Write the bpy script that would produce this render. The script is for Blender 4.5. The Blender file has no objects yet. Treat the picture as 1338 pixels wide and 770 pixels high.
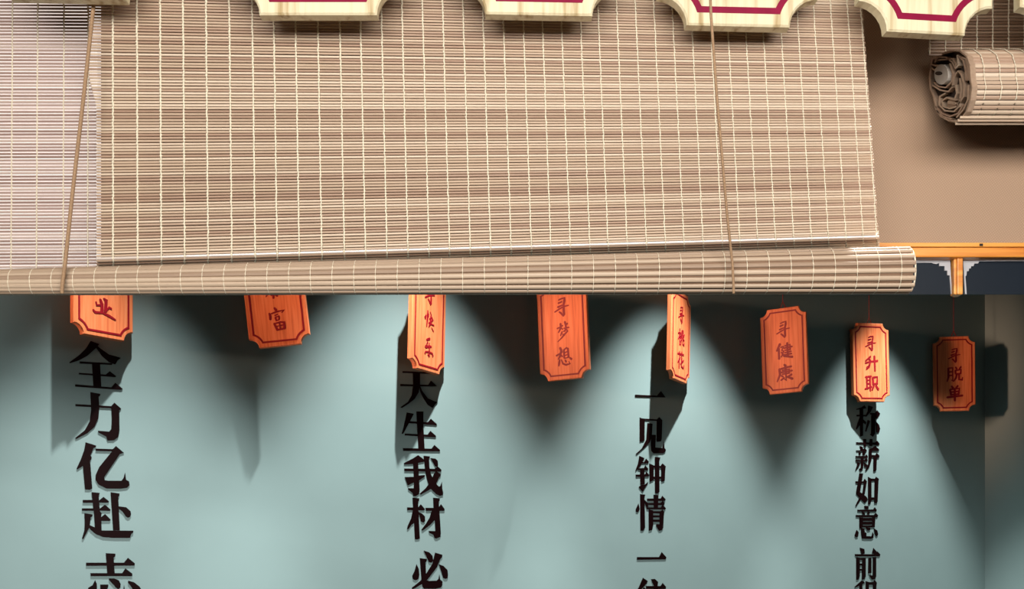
import bpy, bmesh, math, random
from mathutils import Vector, Matrix
random.seed(7)
S = bpy.context.scene
COL = S.collection

# ------------------------------------------------------------------ camera
F = 1300.0                      # focal length in pixels of a 1338 x 770 frame
CX, HY, CH = 669.0, 700.0, 1.5  # principal column, horizon row, eye height
cam = bpy.data.cameras.new('camera')
cam.sensor_width = 36.0
cam.lens = 36.0 * F / 1338.0
cam.shift_y = (HY - 385.0) / 1338.0
cam.clip_start = 0.02
camo = bpy.data.objects.new('camera', cam)
camo.location = (0, 0, CH)
camo.rotation_euler = (math.radians(90), 0, 0)
COL.objects.link(camo)
S.camera = camo

# ------------------------------------------------------------------ world, exposure
w = bpy.data.worlds.new('world'); S.world = w
w.use_nodes = True
w.node_tree.nodes['Background'].inputs[0].default_value = (1.0, 0.86, 0.76, 1)
w.node_tree.nodes['Background'].inputs[1].default_value = 0.055
S.view_settings.view_transform = 'Standard'
S.view_settings.look = 'None'
S.view_settings.exposure = 0.0
S.view_settings.gamma = 1.0
S.view_settings.use_curve_mapping = False

# ------------------------------------------------------------------ geometry of the place
def at(x, y, d):                       # the point that the row and column name, at depth d
    return Vector(((x - CX) / F * d, d, CH + (HY - y) / F * d))
WDIR = Vector((math.cos(math.radians(30)), math.sin(math.radians(30)), 0))
WN = Vector((0.5, -math.cos(math.radians(30)), 0))          # back wall normal, into the room
WP = at(133, 700, 2.328); WP.z = 0
def on_wall(x, y, off=0.0):            # a point of the plane that lies off metres before the back wall
    r = Vector(((x - CX) / F, 1.0, (HY - y) / F))
    d = (WP + WN * off).dot(WN) / r.dot(WN)
    return Vector((0, 0, CH)) + r * d
CEIL = 3.05

def light(name, kind, loc, target, energy, color, **kw):
    L = bpy.data.lights.new(name, kind)
    L.energy = energy; L.color = color
    for k, v in kw.items(): setattr(L, k, v)
    o = bpy.data.objects.new(name, L)
    o.location = loc
    o.rotation_euler = (Vector(target) - Vector(loc)).to_track_quat('-Z', 'Y').to_euler()
    COL.objects.link(o)
    return o
# added soft fill light, well below the ceiling, facing the blinds
light('front_fill_light', 'AREA', (0.1, -0.6, 2.17), (0.05, 1.45, 2.15), 92, (1.0, 0.945, 0.885), shape='RECTANGLE', size=2.6, size_y=0.7)
# four downlights that wash the back wall
for x, cone, bl in ((165, 48, 0.7), (528, 57, 0.6), (868, 56, 0.55), (1140, 55, 0.55)):
    p = on_wall(x, 560, 0.0)
    q = p + WN * 0.36
    light('downlight', 'SPOT', (q.x, q.y, 2.92), (q.x, q.y + 0.0001, 1.5), 280,
          (1.0, 0.97, 0.92), spot_size=math.radians(cone), spot_blend=bl, shadow_soft_size=0.012)
# added warm fill, unseen at the left, that brightens the dim plaques
p = WP + WDIR * -3.2 + WN * 0.6
light('warm_fill', 'SPOT', (p.x, p.y, 2.12), (p.x + math.cos(math.radians(36.6)), p.y + math.sin(math.radians(36.6)), 2.12), 1150, (1.0, 0.52, 0.34), spot_size=math.radians(7.2), spot_blend=0.6, shadow_soft_size=0.22)
# downlight in the gap between the bamboo blind and the panel
light('gap_downlight', 'SPOT', at(1180, -120, 1.60), at(1166, 330, 1.468), 60, (1.0, 0.96, 0.9), spot_size=math.radians(15), spot_blend=0.3, shadow_soft_size=0.012)

# ------------------------------------------------------------------ materials
def mat(name, rough=0.6, spec=0.4):
    m = bpy.data.materials.new(name); m.use_nodes = True
    nt = m.node_tree; b = nt.nodes['Principled BSDF']
    b.inputs['Roughness'].default_value = rough
    b.inputs['Specular IOR Level'].default_value = spec
    return m, nt, b
def plain(name, c, rough=0.6, spec=0.4, var=0.12, scale=30, bump=0.0):
    m, nt, b = mat(name, rough, spec)
    tc = nt.nodes.new('ShaderNodeTexCoord'); n = nt.nodes.new('ShaderNodeTexNoise')
    n.inputs['Scale'].default_value = scale; n.inputs['Detail'].default_value = 5
    nt.links.new(tc.outputs['Object'], n.inputs['Vector'])
    r = nt.nodes.new('ShaderNodeValToRGB')
    r.color_ramp.elements[0].position = 0.3; r.color_ramp.elements[1].position = 0.7
    r.color_ramp.elements[0].color = tuple(v * (1 - var) for v in c) + (1,)
    r.color_ramp.elements[1].color = tuple(min(1, v * (1 + var)) for v in c) + (1,)
    nt.links.new(n.outputs['Fac'], r.inputs['Fac']); nt.links.new(r.outputs['Color'], b.inputs['Base Color'])
    if bump:
        bp = nt.nodes.new('ShaderNodeBump'); bp.inputs['Strength'].default_value = bump; bp.inputs['Distance'].default_value = 0.002
        nt.links.new(n.outputs['Fac'], bp.inputs['Height']); nt.links.new(bp.outputs['Normal'], b.inputs['Normal'])
    return m
def wood(name, cols, vec, rough=0.45, spec=0.4):     # straight grain, stretched along the axis with the small scale
    m, nt, b = mat(name, rough, spec)
    tc = nt.nodes.new('ShaderNodeTexCoord'); mp = nt.nodes.new('ShaderNodeMapping')
    oi = nt.nodes.new('ShaderNodeObjectInfo'); ad = nt.nodes.new('ShaderNodeVectorMath'); ad.operation = 'ADD'
    mp.inputs['Scale'].default_value = vec
    n = nt.nodes.new('ShaderNodeTexNoise'); n.inputs['Scale'].default_value = 1.0; n.inputs['Detail'].default_value = 4
    r = nt.nodes.new('ShaderNodeValToRGB')
    k = nt.nodes.new('ShaderNodeMath'); k.operation = 'MULTIPLY'; k.inputs[1].default_value = 37.0
    nt.links.new(oi.outputs['Random'], k.inputs[0])
    nt.links.new(tc.outputs['Object'], mp.inputs['Vector']); nt.links.new(mp.outputs['Vector'], ad.inputs[0]); nt.links.new(k.outputs[0], ad.inputs[1])
    nt.links.new(ad.outputs['Vector'], n.inputs['Vector'])
    el = r.color_ramp.elements
    el[0].position, el[0].color = 0.32, cols[0] + (1,)
    el[1].position, el[1].color = 0.68, cols[-1] + (1,)
    for i, c in enumerate(cols[1:-1]):
        e = el.new(0.32 + 0.36 * (i + 1) / (len(cols) - 1)); e.color = c + (1,)
    nt.links.new(n.outputs['Fac'], r.inputs['Fac']); nt.links.new(r.outputs['Color'], b.inputs['Base Color'])
    return m
def bamboo(name, cols, rough=0.42):
    m, nt, b = mat(name, rough, 0.45)
    oi = nt.nodes.new('ShaderNodeObjectInfo')
    r = nt.nodes.new('ShaderNodeValToRGB'); el = r.color_ramp.elements
    el[0].position, el[0].color = 0.0, cols[0] + (1,)
    el[1].position, el[1].color = 1.0, cols[-1] + (1,)
    for i, c in enumerate(cols[1:-1]):
        e = el.new((i + 1) / (len(cols) - 1)); e.color = c + (1,)
    tc = nt.nodes.new('ShaderNodeTexCoord'); mp = nt.nodes.new('ShaderNodeMapping'); mp.inputs['Scale'].default_value = (9, 300, 300)
    k = nt.nodes.new('ShaderNodeMath'); k.operation = 'MULTIPLY'; k.inputs[1].default_value = 91.0
    ad = nt.nodes.new('ShaderNodeVectorMath'); ad.operation = 'ADD'
    n = nt.nodes.new('ShaderNodeTexNoise'); n.inputs['Scale'].default_value = 1.0; n.inputs['Detail'].default_value = 3
    nt.links.new(oi.outputs['Random'], k.inputs[0]); nt.links.new(k.outputs[0], ad.inputs[1])
    nt.links.new(tc.outputs['Object'], mp.inputs['Vector']); nt.links.new(mp.outputs['Vector'], ad.inputs[0]); nt.links.new(ad.outputs['Vector'], n.inputs['Vector'])
    a = nt.nodes.new('ShaderNodeMath'); a.operation = 'MULTIPLY_ADD'; a.inputs[1].default_value = 0.7; a.inputs[2].default_value = -0.35
    nt.links.new(n.outputs['Fac'], a.inputs[0])
    s = nt.nodes.new('ShaderNodeMath'); s.operation = 'ADD'; s.use_clamp = True
    nt.links.new(oi.outputs['Random'], s.inputs[0]); nt.links.new(a.outputs[0], s.inputs[1])
    nt.links.new(s.outputs[0], r.inputs['Fac']); nt.links.new(r.outputs['Color'], b.inputs['Base Color'])
    return m

M = {}
M['teal'] = plain('teal_wall_paint', (0.215, 0.315, 0.32), 0.75, 0.25, 0.02, 7, 0.04)
M['floor'] = plain('dark_floor', (0.06, 0.05, 0.045), 0.5)
M['ceil'] = plain('dark_ceiling', (0.05, 0.045, 0.04), 0.9)
M['letter'] = plain('maroon_black_letter', (0.006, 0.001, 0.0013), 0.5, 0.06, 0.2, 40)
M['orange'] = wood('orange_stained_wood', [(0.64, 0.15, 0.055), (0.78, 0.215, 0.08), (0.84, 0.27, 0.115)], (160, 160, 7), 0.4)
M['red'] = plain('red_paint', (0.25, 0.003, 0.011), 0.45, 0.4, 0.15, 60)
M['crimson'] = plain('crimson_paint', (0.22, 0.004, 0.035), 0.3, 0.5, 0.12, 60)
M['redcord'] = plain('red_cord', (0.28, 0.012, 0.012), 0.7)
M['pine'] = wood('pale_pine', [(0.40, 0.29, 0.14), (0.62, 0.53, 0.34), (0.70, 0.63, 0.43), (0.67, 0.60, 0.40)], (75, 40, 4), 0.5)
M['bamboo'] = bamboo('tan_bamboo', [(0.33, 0.21, 0.145), (0.41, 0.285, 0.20), (0.45, 0.33, 0.235), (0.48, 0.355, 0.25), (0.64, 0.52, 0.40)])
M['bamboo_pale'] = bamboo('pinkish_bamboo', [(0.27, 0.185, 0.155), (0.33, 0.235, 0.20), (0.39, 0.29, 0.25), (0.50, 0.40, 0.35)], 0.35)
M['bamboo_dark'] = bamboo('brown_bamboo', [(0.20, 0.12, 0.075), (0.30, 0.19, 0.125), (0.36, 0.25, 0.17)])
M['bamboo_shaded'] = bamboo('shaded_bamboo', [(0.25, 0.165, 0.11), (0.31, 0.215, 0.145), (0.36, 0.26, 0.18), (0.46, 0.35, 0.25)], 0.5)  # darker tan bamboo: the shade on the roll is put into its colour
M['bamboo_highlight'] = bamboo('highlight_bamboo', [(0.50, 0.42, 0.36), (0.56, 0.48, 0.42), (0.62, 0.54, 0.48)], 0.14)  # glossy and paler: the highlight along the crease is put into its colour
M['bamboo_highlight'].node_tree.nodes['Principled BSDF'].inputs['Specular IOR Level'].default_value = 1.0
M['thread'] = plain('cream_thread', (0.69, 0.62, 0.48), 0.8, 0.2, 0.12, 300)
M['cord'] = plain('brown_cord', (0.30, 0.19, 0.11), 0.8, 0.2, 0.2, 400)
M['backing'] = plain('brown_backing', (0.17, 0.10, 0.06), 0.8)
M['amber'] = wood('amber_varnished_wood', [(0.56, 0.17, 0.02), (0.70, 0.27, 0.04), (0.78, 0.36, 0.07)], (5, 90, 90), 0.3, 0.5)
M['glass'] = plain('dark_navy_glass', (0.005, 0.010, 0.018), 0.4, 0.15, 0.1, 5)
M['frost'] = plain('white_etched_line', (0.42, 0.42, 0.44), 0.6)
M['dark'] = plain('dark_gap', (0.03, 0.02, 0.015), 0.9)
M['rod'] = plain('grey_rod', (0.46, 0.42, 0.37), 0.6)
m, nt, b = mat('daylit_pane', 0.8, 0.1)
b.inputs['Base Color'].default_value = (0.8, 0.75, 0.72, 1)
b.inputs['Emission Color'].default_value = (1.0, 0.92, 0.88, 1); b.inputs['Emission Strength'].default_value = 0.8
M['daylit'] = m
# woven panel
m, nt, b = mat('woven_taupe', 0.6, 0.3)
tc = nt.nodes.new('ShaderNodeTexCoord')
waves = []
for rot in (0.6, -0.9):
    mp = nt.nodes.new('ShaderNodeMapping'); mp.inputs['Rotation'].default_value = (0, rot, 0)
    wv = nt.nodes.new('ShaderNodeTexWave'); wv.inputs['Scale'].default_value = 95; wv.inputs['Distortion'].default_value = 1.5
    nt.links.new(tc.outputs['Object'], mp.inputs['Vector']); nt.links.new(mp.outputs['Vector'], wv.inputs['Vector']); waves.append(wv)
mu = nt.nodes.new('ShaderNodeMath'); mu.operation = 'MULTIPLY'
nt.links.new(waves[0].outputs['Fac'], mu.inputs[0]); nt.links.new(waves[1].outputs['Fac'], mu.inputs[1])
r = nt.nodes.new('ShaderNodeValToRGB')
r.color_ramp.elements[0].color = (0.33, 0.215, 0.14, 1); r.color_ramp.elements[1].color = (0.43, 0.30, 0.205, 1)
nt.links.new(mu.outputs[0], r.inputs['Fac']); nt.links.new(r.outputs['Color'], b.inputs['Base Color'])
bp = nt.nodes.new('ShaderNodeBump'); bp.inputs['Strength'].default_value = 0.25; bp.inputs['Distance'].default_value = 0.001
nt.links.new(mu.outputs[0], bp.inputs['Height']); nt.links.new(bp.outputs['Normal'], b.inputs['Normal'])
M['woven'] = m

# ------------------------------------------------------------------ builders
def link(name, mesh, material=None, parent=None):
    o = bpy.data.objects.new(name, mesh); COL.objects.link(o)
    if material and not mesh.materials: mesh.materials.append(M[material])
    if parent: o.parent = parent
    return o
def empty(name, loc):
    o = bpy.data.objects.new(name, None); o.location = loc; o.empty_display_size = 0.05
    COL.objects.link(o); return o
def tag(o, label=None, cat=None, group=None, kind=None):
    if label: o['label'] = label
    if cat: o['category'] = cat
    if group: o['group'] = group
    if kind: o['kind'] = kind
    return o
def fin(bm, name, smooth=False):
    bmesh.ops.recalc_face_normals(bm, faces=bm.faces[:])
    me = bpy.data.meshes.new(name); bm.to_mesh(me); bm.free()
    if smooth:
        for p in me.polygons: p.use_smooth = True
    return me
def prism(bm, front, back):             # closed solid between two equal outlines
    a = [bm.verts.new(p) for p in front]; c = [bm.verts.new(p) for p in back]
    n = len(a)
    bm.faces.new(a); bm.faces.new(c[::-1])
    for i in range(n): bm.faces.new((a[i], c[i], c[(i + 1) % n], a[(i + 1) % n]))
def box_mesh(name, lo, hi, bev=0.0):
    bm = bmesh.new()
    bmesh.ops.create_cube(bm, size=1)
    for v in bm.verts: v.co = Vector(((lo[i] + hi[i]) / 2 + v.co[i] * (hi[i] - lo[i]) for i in range(3)))
    if bev: bmesh.ops.bevel(bm, geom=bm.edges[:], offset=bev, segments=2, affect='EDGES', profile=0.5)
    return fin(bm, name)
def tube(bm, pts, rad, n=6):            # pts: Vectors; rad: number or list
    rings = []
    for i, p in enumerate(pts):
        d = (pts[min(i + 1, len(pts) - 1)] - pts[max(i - 1, 0)]).normalized()
        a = d.orthogonal().normalized() if abs(d.z) < 0.3 else Vector((1, 0, 0))
        a = (a - d * a.dot(d)).normalized(); c = d.cross(a)
        r_ = rad[i] if isinstance(rad, (list, tuple)) else rad
        rings.append([bm.verts.new(p + (a * math.cos(2 * math.pi * k / n) + c * math.sin(2 * math.pi * k / n)) * r_) for k in range(n)])
    for A, B in zip(rings, rings[1:]):
        for k in range(n): bm.faces.new((A[k], A[(k + 1) % n], B[(k + 1) % n], B[k]))
    bm.faces.new(rings[0][::-1]); bm.faces.new(rings[-1])
def ribbon(pts):                        # outline of a brush stroke, points (x, y, width)
    L, R = [], []
    n = len(pts)
    def norm(i, j):
        dx, dy = pts[j][0] - pts[i][0], pts[j][1] - pts[i][1]; l = math.hypot(dx, dy) or 1
        return dx / l, dy / l
    for i, (x, y, wd) in enumerate(pts):
        d1 = norm(max(i - 1, 0), max(i, 1)); d2 = norm(min(i, n - 2), min(i + 1, n - 1))
        dx, dy = d1[0] + d2[0], d1[1] + d2[1]; l = math.hypot(dx, dy) or 1
        dx, dy = dx / l, dy / l
        h = wd / 2
        L.append((x - dy * h, y + dx * h)); R.append((x + dy * h, y - dx * h))
    d0 = norm(0, 1); d1 = norm(n - 2, n - 1)
    s = (pts[0][0] - d0[0] * pts[0][2] * .4, pts[0][1] - d0[1] * pts[0][2] * .4)
    e = (pts[-1][0] + d1[0] * pts[-1][2] * .4, pts[-1][1] + d1[1] * pts[-1][2] * .4)
    return [s] + L + [e] + R[::-1]

# ------------------------------------------------------------------ setting
def slab(name, a, b_, n, z0, z1, th, material):      # vertical wall slab from plan point a to b_, thickness behind
    bm = bmesh.new()
    f = [Vector((a.x, a.y, z0)), Vector((b_.x, b_.y, z0)), Vector((b_.x, b_.y, z1)), Vector((a.x, a.y, z1))]
    prism(bm, f, [v - n * th for v in f])
    return tag(link(name, fin(bm, name), material), kind='structure')
corner = on_wall(1287, 700); corner.z = 0
slab('wall_back', WP + WDIR * -2.2, corner, WN, 0, CEIL, 0.1, 'teal')
RN = -WDIR
slab('wall_right', corner, corner + WN * 3.6, RN, 0, CEIL, 0.1, 'teal')
tag(link('floor', box_mesh('floor', (-4, -2, -0.1), (5.5, 6, 0)), 'floor'), kind='structure')
tag(link('ceiling', box_mesh('ceiling', (-4, -2, CEIL), (5.5, 6, CEIL + 0.1)), 'ceil'), kind='structure')

# the upper front wall: brown backing behind the big blind, woven panel and window band at the right
XL = -1.05
bk = box_mesh('backing', (XL, 1.66, CH + (HY - 372) / F * 1.66), (0.60, 1.69, CEIL))
tag(link('wall_upper', bk, 'backing'), kind='structure')
pl = box_mesh('panel', (0.50, 1.635, at(0, 318, 1.635).z), (2.0, 1.658, CEIL))
tag(link('wall_upper_right', pl, 'woven'), kind='structure')
dl = box_mesh('daylit', (XL, 1.60, at(0, 368, 1.6).z), (at(127, 0, 1.6).x, 1.615, CEIL - 0.02))
tag(link('window_1', dl, 'daylit'), kind='structure')

# window band with amber frame
win = empty('window_2', at(1252, 385, 1.66)); tag(win, kind='structure')
def wpart(name, mesh, material, parent=win):
    o = link(name, mesh, material)
    o.parent = parent; o.matrix_parent_inverse = Matrix.Translation(-parent.location) if parent is win else Matrix()
    return o
def pbox(name, x0, y0, x1, y1, d, th, material, bev=0.0):     # box given by its front face at depth d
    a, c = at(x0, y1, d), at(x1, y0, d)
    return wpart(name, box_mesh(name, (a.x, d, a.z), (c.x, d + th, c.z), bev), material)
pbox('top_rail', 1080, 322, 2260, 336, 1.6300, 0.028, 'amber', 0.002)
pbox('rail_ledge', 1080, 317.2, 2260, 322.5, 1.6250, 0.03, 'amber', 0.0008)
pbox('rail_slot', 1280, 318.4, 1284.5, 321.6, 1.6243, 0.002, 'dark')
pbox('mullion', 1251, 334, 1258.5, 384.8, 1.6370, 0.02, 'amber', 0.0015)
pbox('mullion_bead', 1246.5, 335, 1251.5, 384.8, 1.6410, 0.014, 'amber', 0.001)
pbox('pane', 1085, 333, 1248, 384.6, 1.6520, 0.004, 'glass')
pbox('pane', 1254, 333, 2260, 384.6, 1.6520, 0.004, 'glass')
def steps(name, pts):
    bm = bmesh.new()
    prism(bm, [at(x, y, 1.6498) for x, y in pts], [at(x, y, 1.6498) + Vector((0, 0.002, 0)) for x, y in pts])
    wpart(name, fin(bm, name), 'frost')
K = 8.468
def zz(l): return [(1180 + a / K, 300 + c / K) for a, c in l]
steps('etched_corner', zz([(-800, 345), (520, 340), (545, 715), (530, 715), (515, 510), (490, 505), (490, 455), (460, 455), (460, 405), (400, 405), (400, 370), (370, 383), (335, 378), (320, 368), (-800, 372)]))
steps('etched_corner', zz([(665, 345), (4300, 310), (4300, 340), (845, 352), (830, 376), (790, 376), (780, 405), (755, 405), (750, 430), (730, 432), (728, 458), (705, 462), (702, 505), (690, 520), (705, 715), (685, 715)]))

# ------------------------------------------------------------------ bamboo blinds
def slat_mesh():                        # unit slat: x 0..1, half round towards -y, height 1
    prof = [(0.0, -0.5), (-0.55, -0.40), (-0.85, -0.12), (-0.85, 0.16), (-0.5, 0.42), (0.0, 0.5)]
    bm = bmesh.new()
    prism(bm, [(0, a, c) for a, c in prof], [(1, a, c) for a, c in prof])
    return fin(bm, 'slat')
slat_cache = {}
def slat(parent, A, B, h, th, tilt, material):     # A, B: ends; h: height; th: bulge
    if material not in slat_cache:
        me = slat_mesh(); me.materials.append(M[material]); slat_cache[material] = me
    o = bpy.data.objects.new('slat', slat_cache[material]); COL.objects.link(o)
    d = B - A; L = d.length; ex = d / L
    up = Vector((0, 0, 1)); ez = (up - ex * up.dot(ex)).normalized(); ey = ez.cross(ex)
    R = Matrix((ex, ey, ez)).transposed() @ Matrix.Rotation(tilt, 3, 'X')
    mw = Matrix.Translation(A) @ R.to_4x4() @ Matrix.Diagonal((L, th, h, 1))
    o.parent = parent; o.matrix_basis = Matrix.Translation(-parent.location) @ mw
    return o
def thread(parent, pts, rad, name='thread', material='thread', jit=0.0006):
    P, Rr = [], []
    for i, (a, c) in enumerate(zip(pts, pts[1:])):
        k = 2
        for q in range(k):
            p = a.lerp(c, q / k)
            P.append(p + Vector((random.uniform(-jit, jit), 0, 0)) - parent.location)
            Rr.append(rad * (1.25 if q == 0 else 0.62) * random.uniform(0.8, 1.2))
    P.append(pts[-1] - parent.location); Rr.append(rad)
    bm = bmesh.new(); tube(bm, P, Rr, 5)
    return link(name, fin(bm, name, True), material, parent)

# main blind: flat sheet, a crease, then the thick roll below
blind = empty('bamboo_blind', at(640, 385, 1.5))
tag(blind, 'wide tan bamboo slat blind with thick bottom roll, filling the upper picture', 'blind')
D0 = 1.5
def yr_of(yl): return yl + 12 - 0.155 * (yl - 72)
def row(yl):                             # ends of the sheet row that starts at yl on the left edge
    yr = yr_of(yl)
    xr = 1129.5 + 17.5 * min(1.1, max(-0.2, (yr - 50) / 250.0))
    return 116.0 + 10.5 * min(1, max(0, (yl - 100) / 40.0)), xr, yr
yl = -111.3; rows = []
while yl < 333:
    rows.append((yl, D0, 0.0, 3.95)); yl += 3.95
rows += [(334.8, D0 - 0.004, math.radians(-18), 3.9), (338.2, D0 - 0.010, math.radians(-3), 4.6), (341.4, D0 - 0.007, math.radians(58), 5.6), (345.0, D0 + 0.000, math.radians(62), 6.0),
         (348.6, D0 + 0.008, math.radians(62), 6.4), (352.0, D0 + 0.016, math.radians(62), 6.4), (355.4, D0 + 0.024, math.radians(60), 6.4)]
for i, (y, d, tl, hp) in enumerate(rows):
    x0, x1, yr = row(y)
    j = random.uniform(-0.25, 0.25); xj = random.uniform(-0.7, 0.7)
    A = at(x0, y + j, d); B = at(x1 + xj, yr + random.uniform(-0.2, 0.2), d)
    slat(blind, A, B, hp * 0.80 * 0.94 * d / F, 0.0016, tl + random.uniform(-0.12, 0.12), 'bamboo_highlight' if hp == 4.6 else 'bamboo')
xs = [148, 179.6, 210, 240, 270, 300.5, 330.5, 358.6, 387, 416, 445, 472, 499.6, 526.6, 553.6, 580, 606.6, 632.6, 659, 685, 710, 735, 760, 783.5, 808, 832.7, 857, 881, 905.5, 930, 952.5, 975.6, 998.5, 1022, 1044.5, 1066.5, 1089, 1111, 1128.6]
for xt in xs:
    f = (xt - 126.5) / (1131.0 - 126.5)
    pts = []
    for (y, d, tl, hp) in rows:
        x0, x1, yr = row(y)
        pts.append((at(126.5 + (x1 - 126.5) * f, y + (yr - y) * f, d) - Vector((0, 0.0014, 0))))
    thread(blind, pts, (1.5 - 0.6 * f) * D0 / F)
# roll
NR = 15
def roll_ring(s, ang):                   # s 0 left .. 1 right: centre, radii of the roll there
    s = -0.162 + 1.162 * s
    top = 356 + (327 - 356) * s
    zt = at(0, top, 1.47).z; ry = 0.030 + 0.022 * s; zb = at(0, 385.8, 1.478 - ry).z
    rz = (zt - zb) / 2
    cy = 1.478; cz = (zt + zb) / 2
    c = math.cos(ang)
    Y = cy - math.copysign(abs(c) ** 0.6, c) * ry
    return Vector((0, Y, cz + math.sin(ang) * rz + max(0.0, -math.sin(ang)) ** 2 * 0.36 * (Y - cy + ry)))
XA, XB = at(-245, 0, 1.46).x, at(1187, 0, 1.452).x
angs = [math.radians(112 - 232 * k / (NR - 1)) for k in range(NR)]
for k, a in enumerate(angs):
    A = roll_ring(0, a); B = roll_ring(1, a); A.x, B.x = XA, XB + random.uniform(-0.0006, 0.0006)
    n0 = roll_ring(0.5, a - 0.12) - roll_ring(0.5, a + 0.12)
    tl = math.atan2(-n0.y, -n0.z)
    hh = n0.length * 232 / (NR - 1) / math.degrees(0.24) * 0.92
    slat(blind, A, B, hh, 0.0030, -tl, 'bamboo_shaded')
for q in range(51):
    X = XA + (XB - XA) * (q + 0.35) / 51.0
    s = (X - XA) / (XB - XA)
    pts = [Vector((X, roll_ring(s, a).y, roll_ring(s, a).z)) + Vector((0, -math.cos(a), math.sin(a))) * 0.0024 for a in angs]
    thread(blind, pts, 0.0006, jit=0.0002)
core = bmesh.new()
prism(core, [roll_ring(0, 2 * math.pi * k / 16) * 1.0 + Vector((XA + 0.002, 0, 0)) for k in range(16)], [roll_ring(1, 2 * math.pi * k / 16) + Vector((XB - 0.003, 0, 0)) for k in range(16)])
for v in core.verts: v.co -= blind.location
c_ = link('roll_core', fin(core, 'roll_core'), 'backing', blind)
c_.scale = (1, 1, 1)
bm = bmesh.new()
tube(bm, [roll_ring(1, a) + Vector((XB, 0, 0)) - blind.location for a in angs], 0.0013, 6)
link('edge_binding', fin(bm, 'edge_binding', True), 'thread', blind)

# pale blind at the far left
lb = empty('bamboo_blind', at(50, 357, 1.562))
tag(lb, 'narrow pinkish bamboo blind with bright gaps at the left edge beside cord', 'blind')
y = -109.12
while y < 358:
    xr = 116.5 + min(1, max(0, (y - 100) / 40.0)) * 9.5
    A = at(-220, y + random.uniform(-0.2, 0.2), 1.562); B = at(xr, y + 0.9 - 0.012 * (y - 60) + random.uniform(-0.2, 0.2), 1.562)
    slat(lb, A, B, 4.26 * 0.76 * 1.562 / F, 0.0018, random.uniform(-0.25, 0.1), 'bamboo_pale')
    y += 4.26
for x0, x1 in ((-181, -184), (-148, -151), (-115, -118), (-82, -85), (-49, -52), (-16, -19), (17.3, 14.3), (50, 47.5), (84, 82.5), (115.4, 114.5)):
    thread(lb, [at(x0 + (x1 - x0) * k / 108.0, -109.12 + 4.26 * k, 1.560) for k in range(110)], 0.0011)

# second blind at the right, rolled up
rb = empty('bamboo_blind', at(1300, 165, 1.5))
tag(rb, 'rolled up brown bamboo blind with coiled end, hanging at the right edge', 'blind')
DR = 1.56; RX = at(1213.5, 0, DR).x; RXE = 1.28
y = -109.2
while y < 72:
    A = at(0, y, DR); B = A.copy(); A.x = RX + random.uniform(-0.0006, 0.0006); B.x = RXE
    slat(rb, A, B, 4.1 * 0.82 * DR / F, 0.0015, random.uniform(-0.1, 0.1), 'bamboo_dark'); y += 4.1
xx = RX + 0.001
while xx < RXE:
    thread(rb, [Vector((xx, DR - 0.0015, at(0, -109.2 + 4.1 * k, DR).z)) for k in range(45)], 0.0012); xx += 0.0247
# coiled end, traced in the plane of the end face
EX = at(1268, 0, 1.47).x                     # x of the coil's end
def endpt(zx, zy, off=0.0):                  # a point of the end face from its place in the close-up of the coil
    px, py = 1200 + zx / 4.638, 10 + zy / 4.638
    X = EX - off
    d = X * F / (px - CX)
    return Vector((X, d, CH + (HY - py) / F * d))
outer = [(75, 350), (85, 310), (130, 285), (200, 262), (250, 265), (290, 295), (308, 350), (312, 430), (322, 480), (312, 560), (290, 630), (262, 668), (225, 690), (180, 682), (130, 655), (105, 610), (92, 540), (72, 490), (68, 420)]
oc = [endpt(a, c, 0.0) for a, c in outer]
bm = bmesh.new()
prism(bm, [p + Vector((0.006, 0, 0)) for p in oc], [Vector((RXE, p.y, p.z)) for p in oc])
for v in bm.verts: v.co -= rb.location
link('roll_core', fin(bm, 'roll_core'), 'dark', rb)
def closed_sample(P, n):
    seg = [(P[(i + 1) % len(P)] - P[i]).length for i in range(len(P))]; T = sum(seg); out = []
    for k in range(n):
        t = T * k / n; i = 0
        while t > seg[i]: t -= seg[i]; i += 1
        out.append(P[i].lerp(P[(i + 1) % len(P)], t / seg[i]))
    return out
cs = closed_sample(oc, 62); cen = sum(cs, Vector()) / len(cs)
for i, p in enumerate(cs):
    q = cs[(i + 1) % 62]; d = q - p
    rad = (p - cen).normalized()
    if rad.y > 0.75: continue
    A = p.copy(); A.x = EX + random.uniform(-0.0008, 0.0008); B = A.copy(); B.x = RXE
    slat(rb, A, B, d.length * 0.9, 0.0018, -math.atan2(rad.z, -rad.y), 'bamboo')
xx = EX + 0.02
while xx < RXE:
    front = [p for p in cs if (p - cen).normalized().y < 0.2]
    front.sort(key=lambda p: -p.z)
    thread(rb, [Vector((xx, p.y, p.z)) + (p - cen).normalized() * 0.0030 for p in front], 0.0008, jit=0.0003); xx += 0.0235
layers = [outer + outer[:1],
          [(100, 330), (115, 300), (165, 300), (205, 330), (222, 370), (225, 340), (205, 310), (120, 318)],
          [(235, 290), (240, 350), (228, 365)], [(240, 295), (270, 320), (285, 380), (288, 440)], [(255, 300), (285, 310), (300, 370), (300, 440)],
          [(205, 470), (215, 420), (238, 385), (255, 400), (275, 460), (272, 540), (240, 590)],
          [(190, 340), (208, 400), (200, 450), (165, 485), (120, 478), (95, 455)], [(85, 470), (130, 500), (180, 510), (205, 480)],
          [(225, 560), (170, 545), (142, 565), (150, 600), (190, 612), (228, 600)], [(220, 580), (180, 570), (180, 578), (222, 585)],
          [(250, 555), (245, 600), (215, 630), (160, 625), (125, 590), (128, 540), (160, 520)], [(105, 600), (140, 640), (190, 660), (240, 640), (270, 590)],
          [(300, 470), (298, 560), (270, 620), (230, 665)], [(110, 625), (150, 660), (200, 675)], [(225, 470), (232, 520), (220, 550)], [(250, 430), (258, 500), (250, 555)],
          [(82, 345), (100, 352), (120, 350)], [(74, 360), (95, 378), (110, 372)]]
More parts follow.
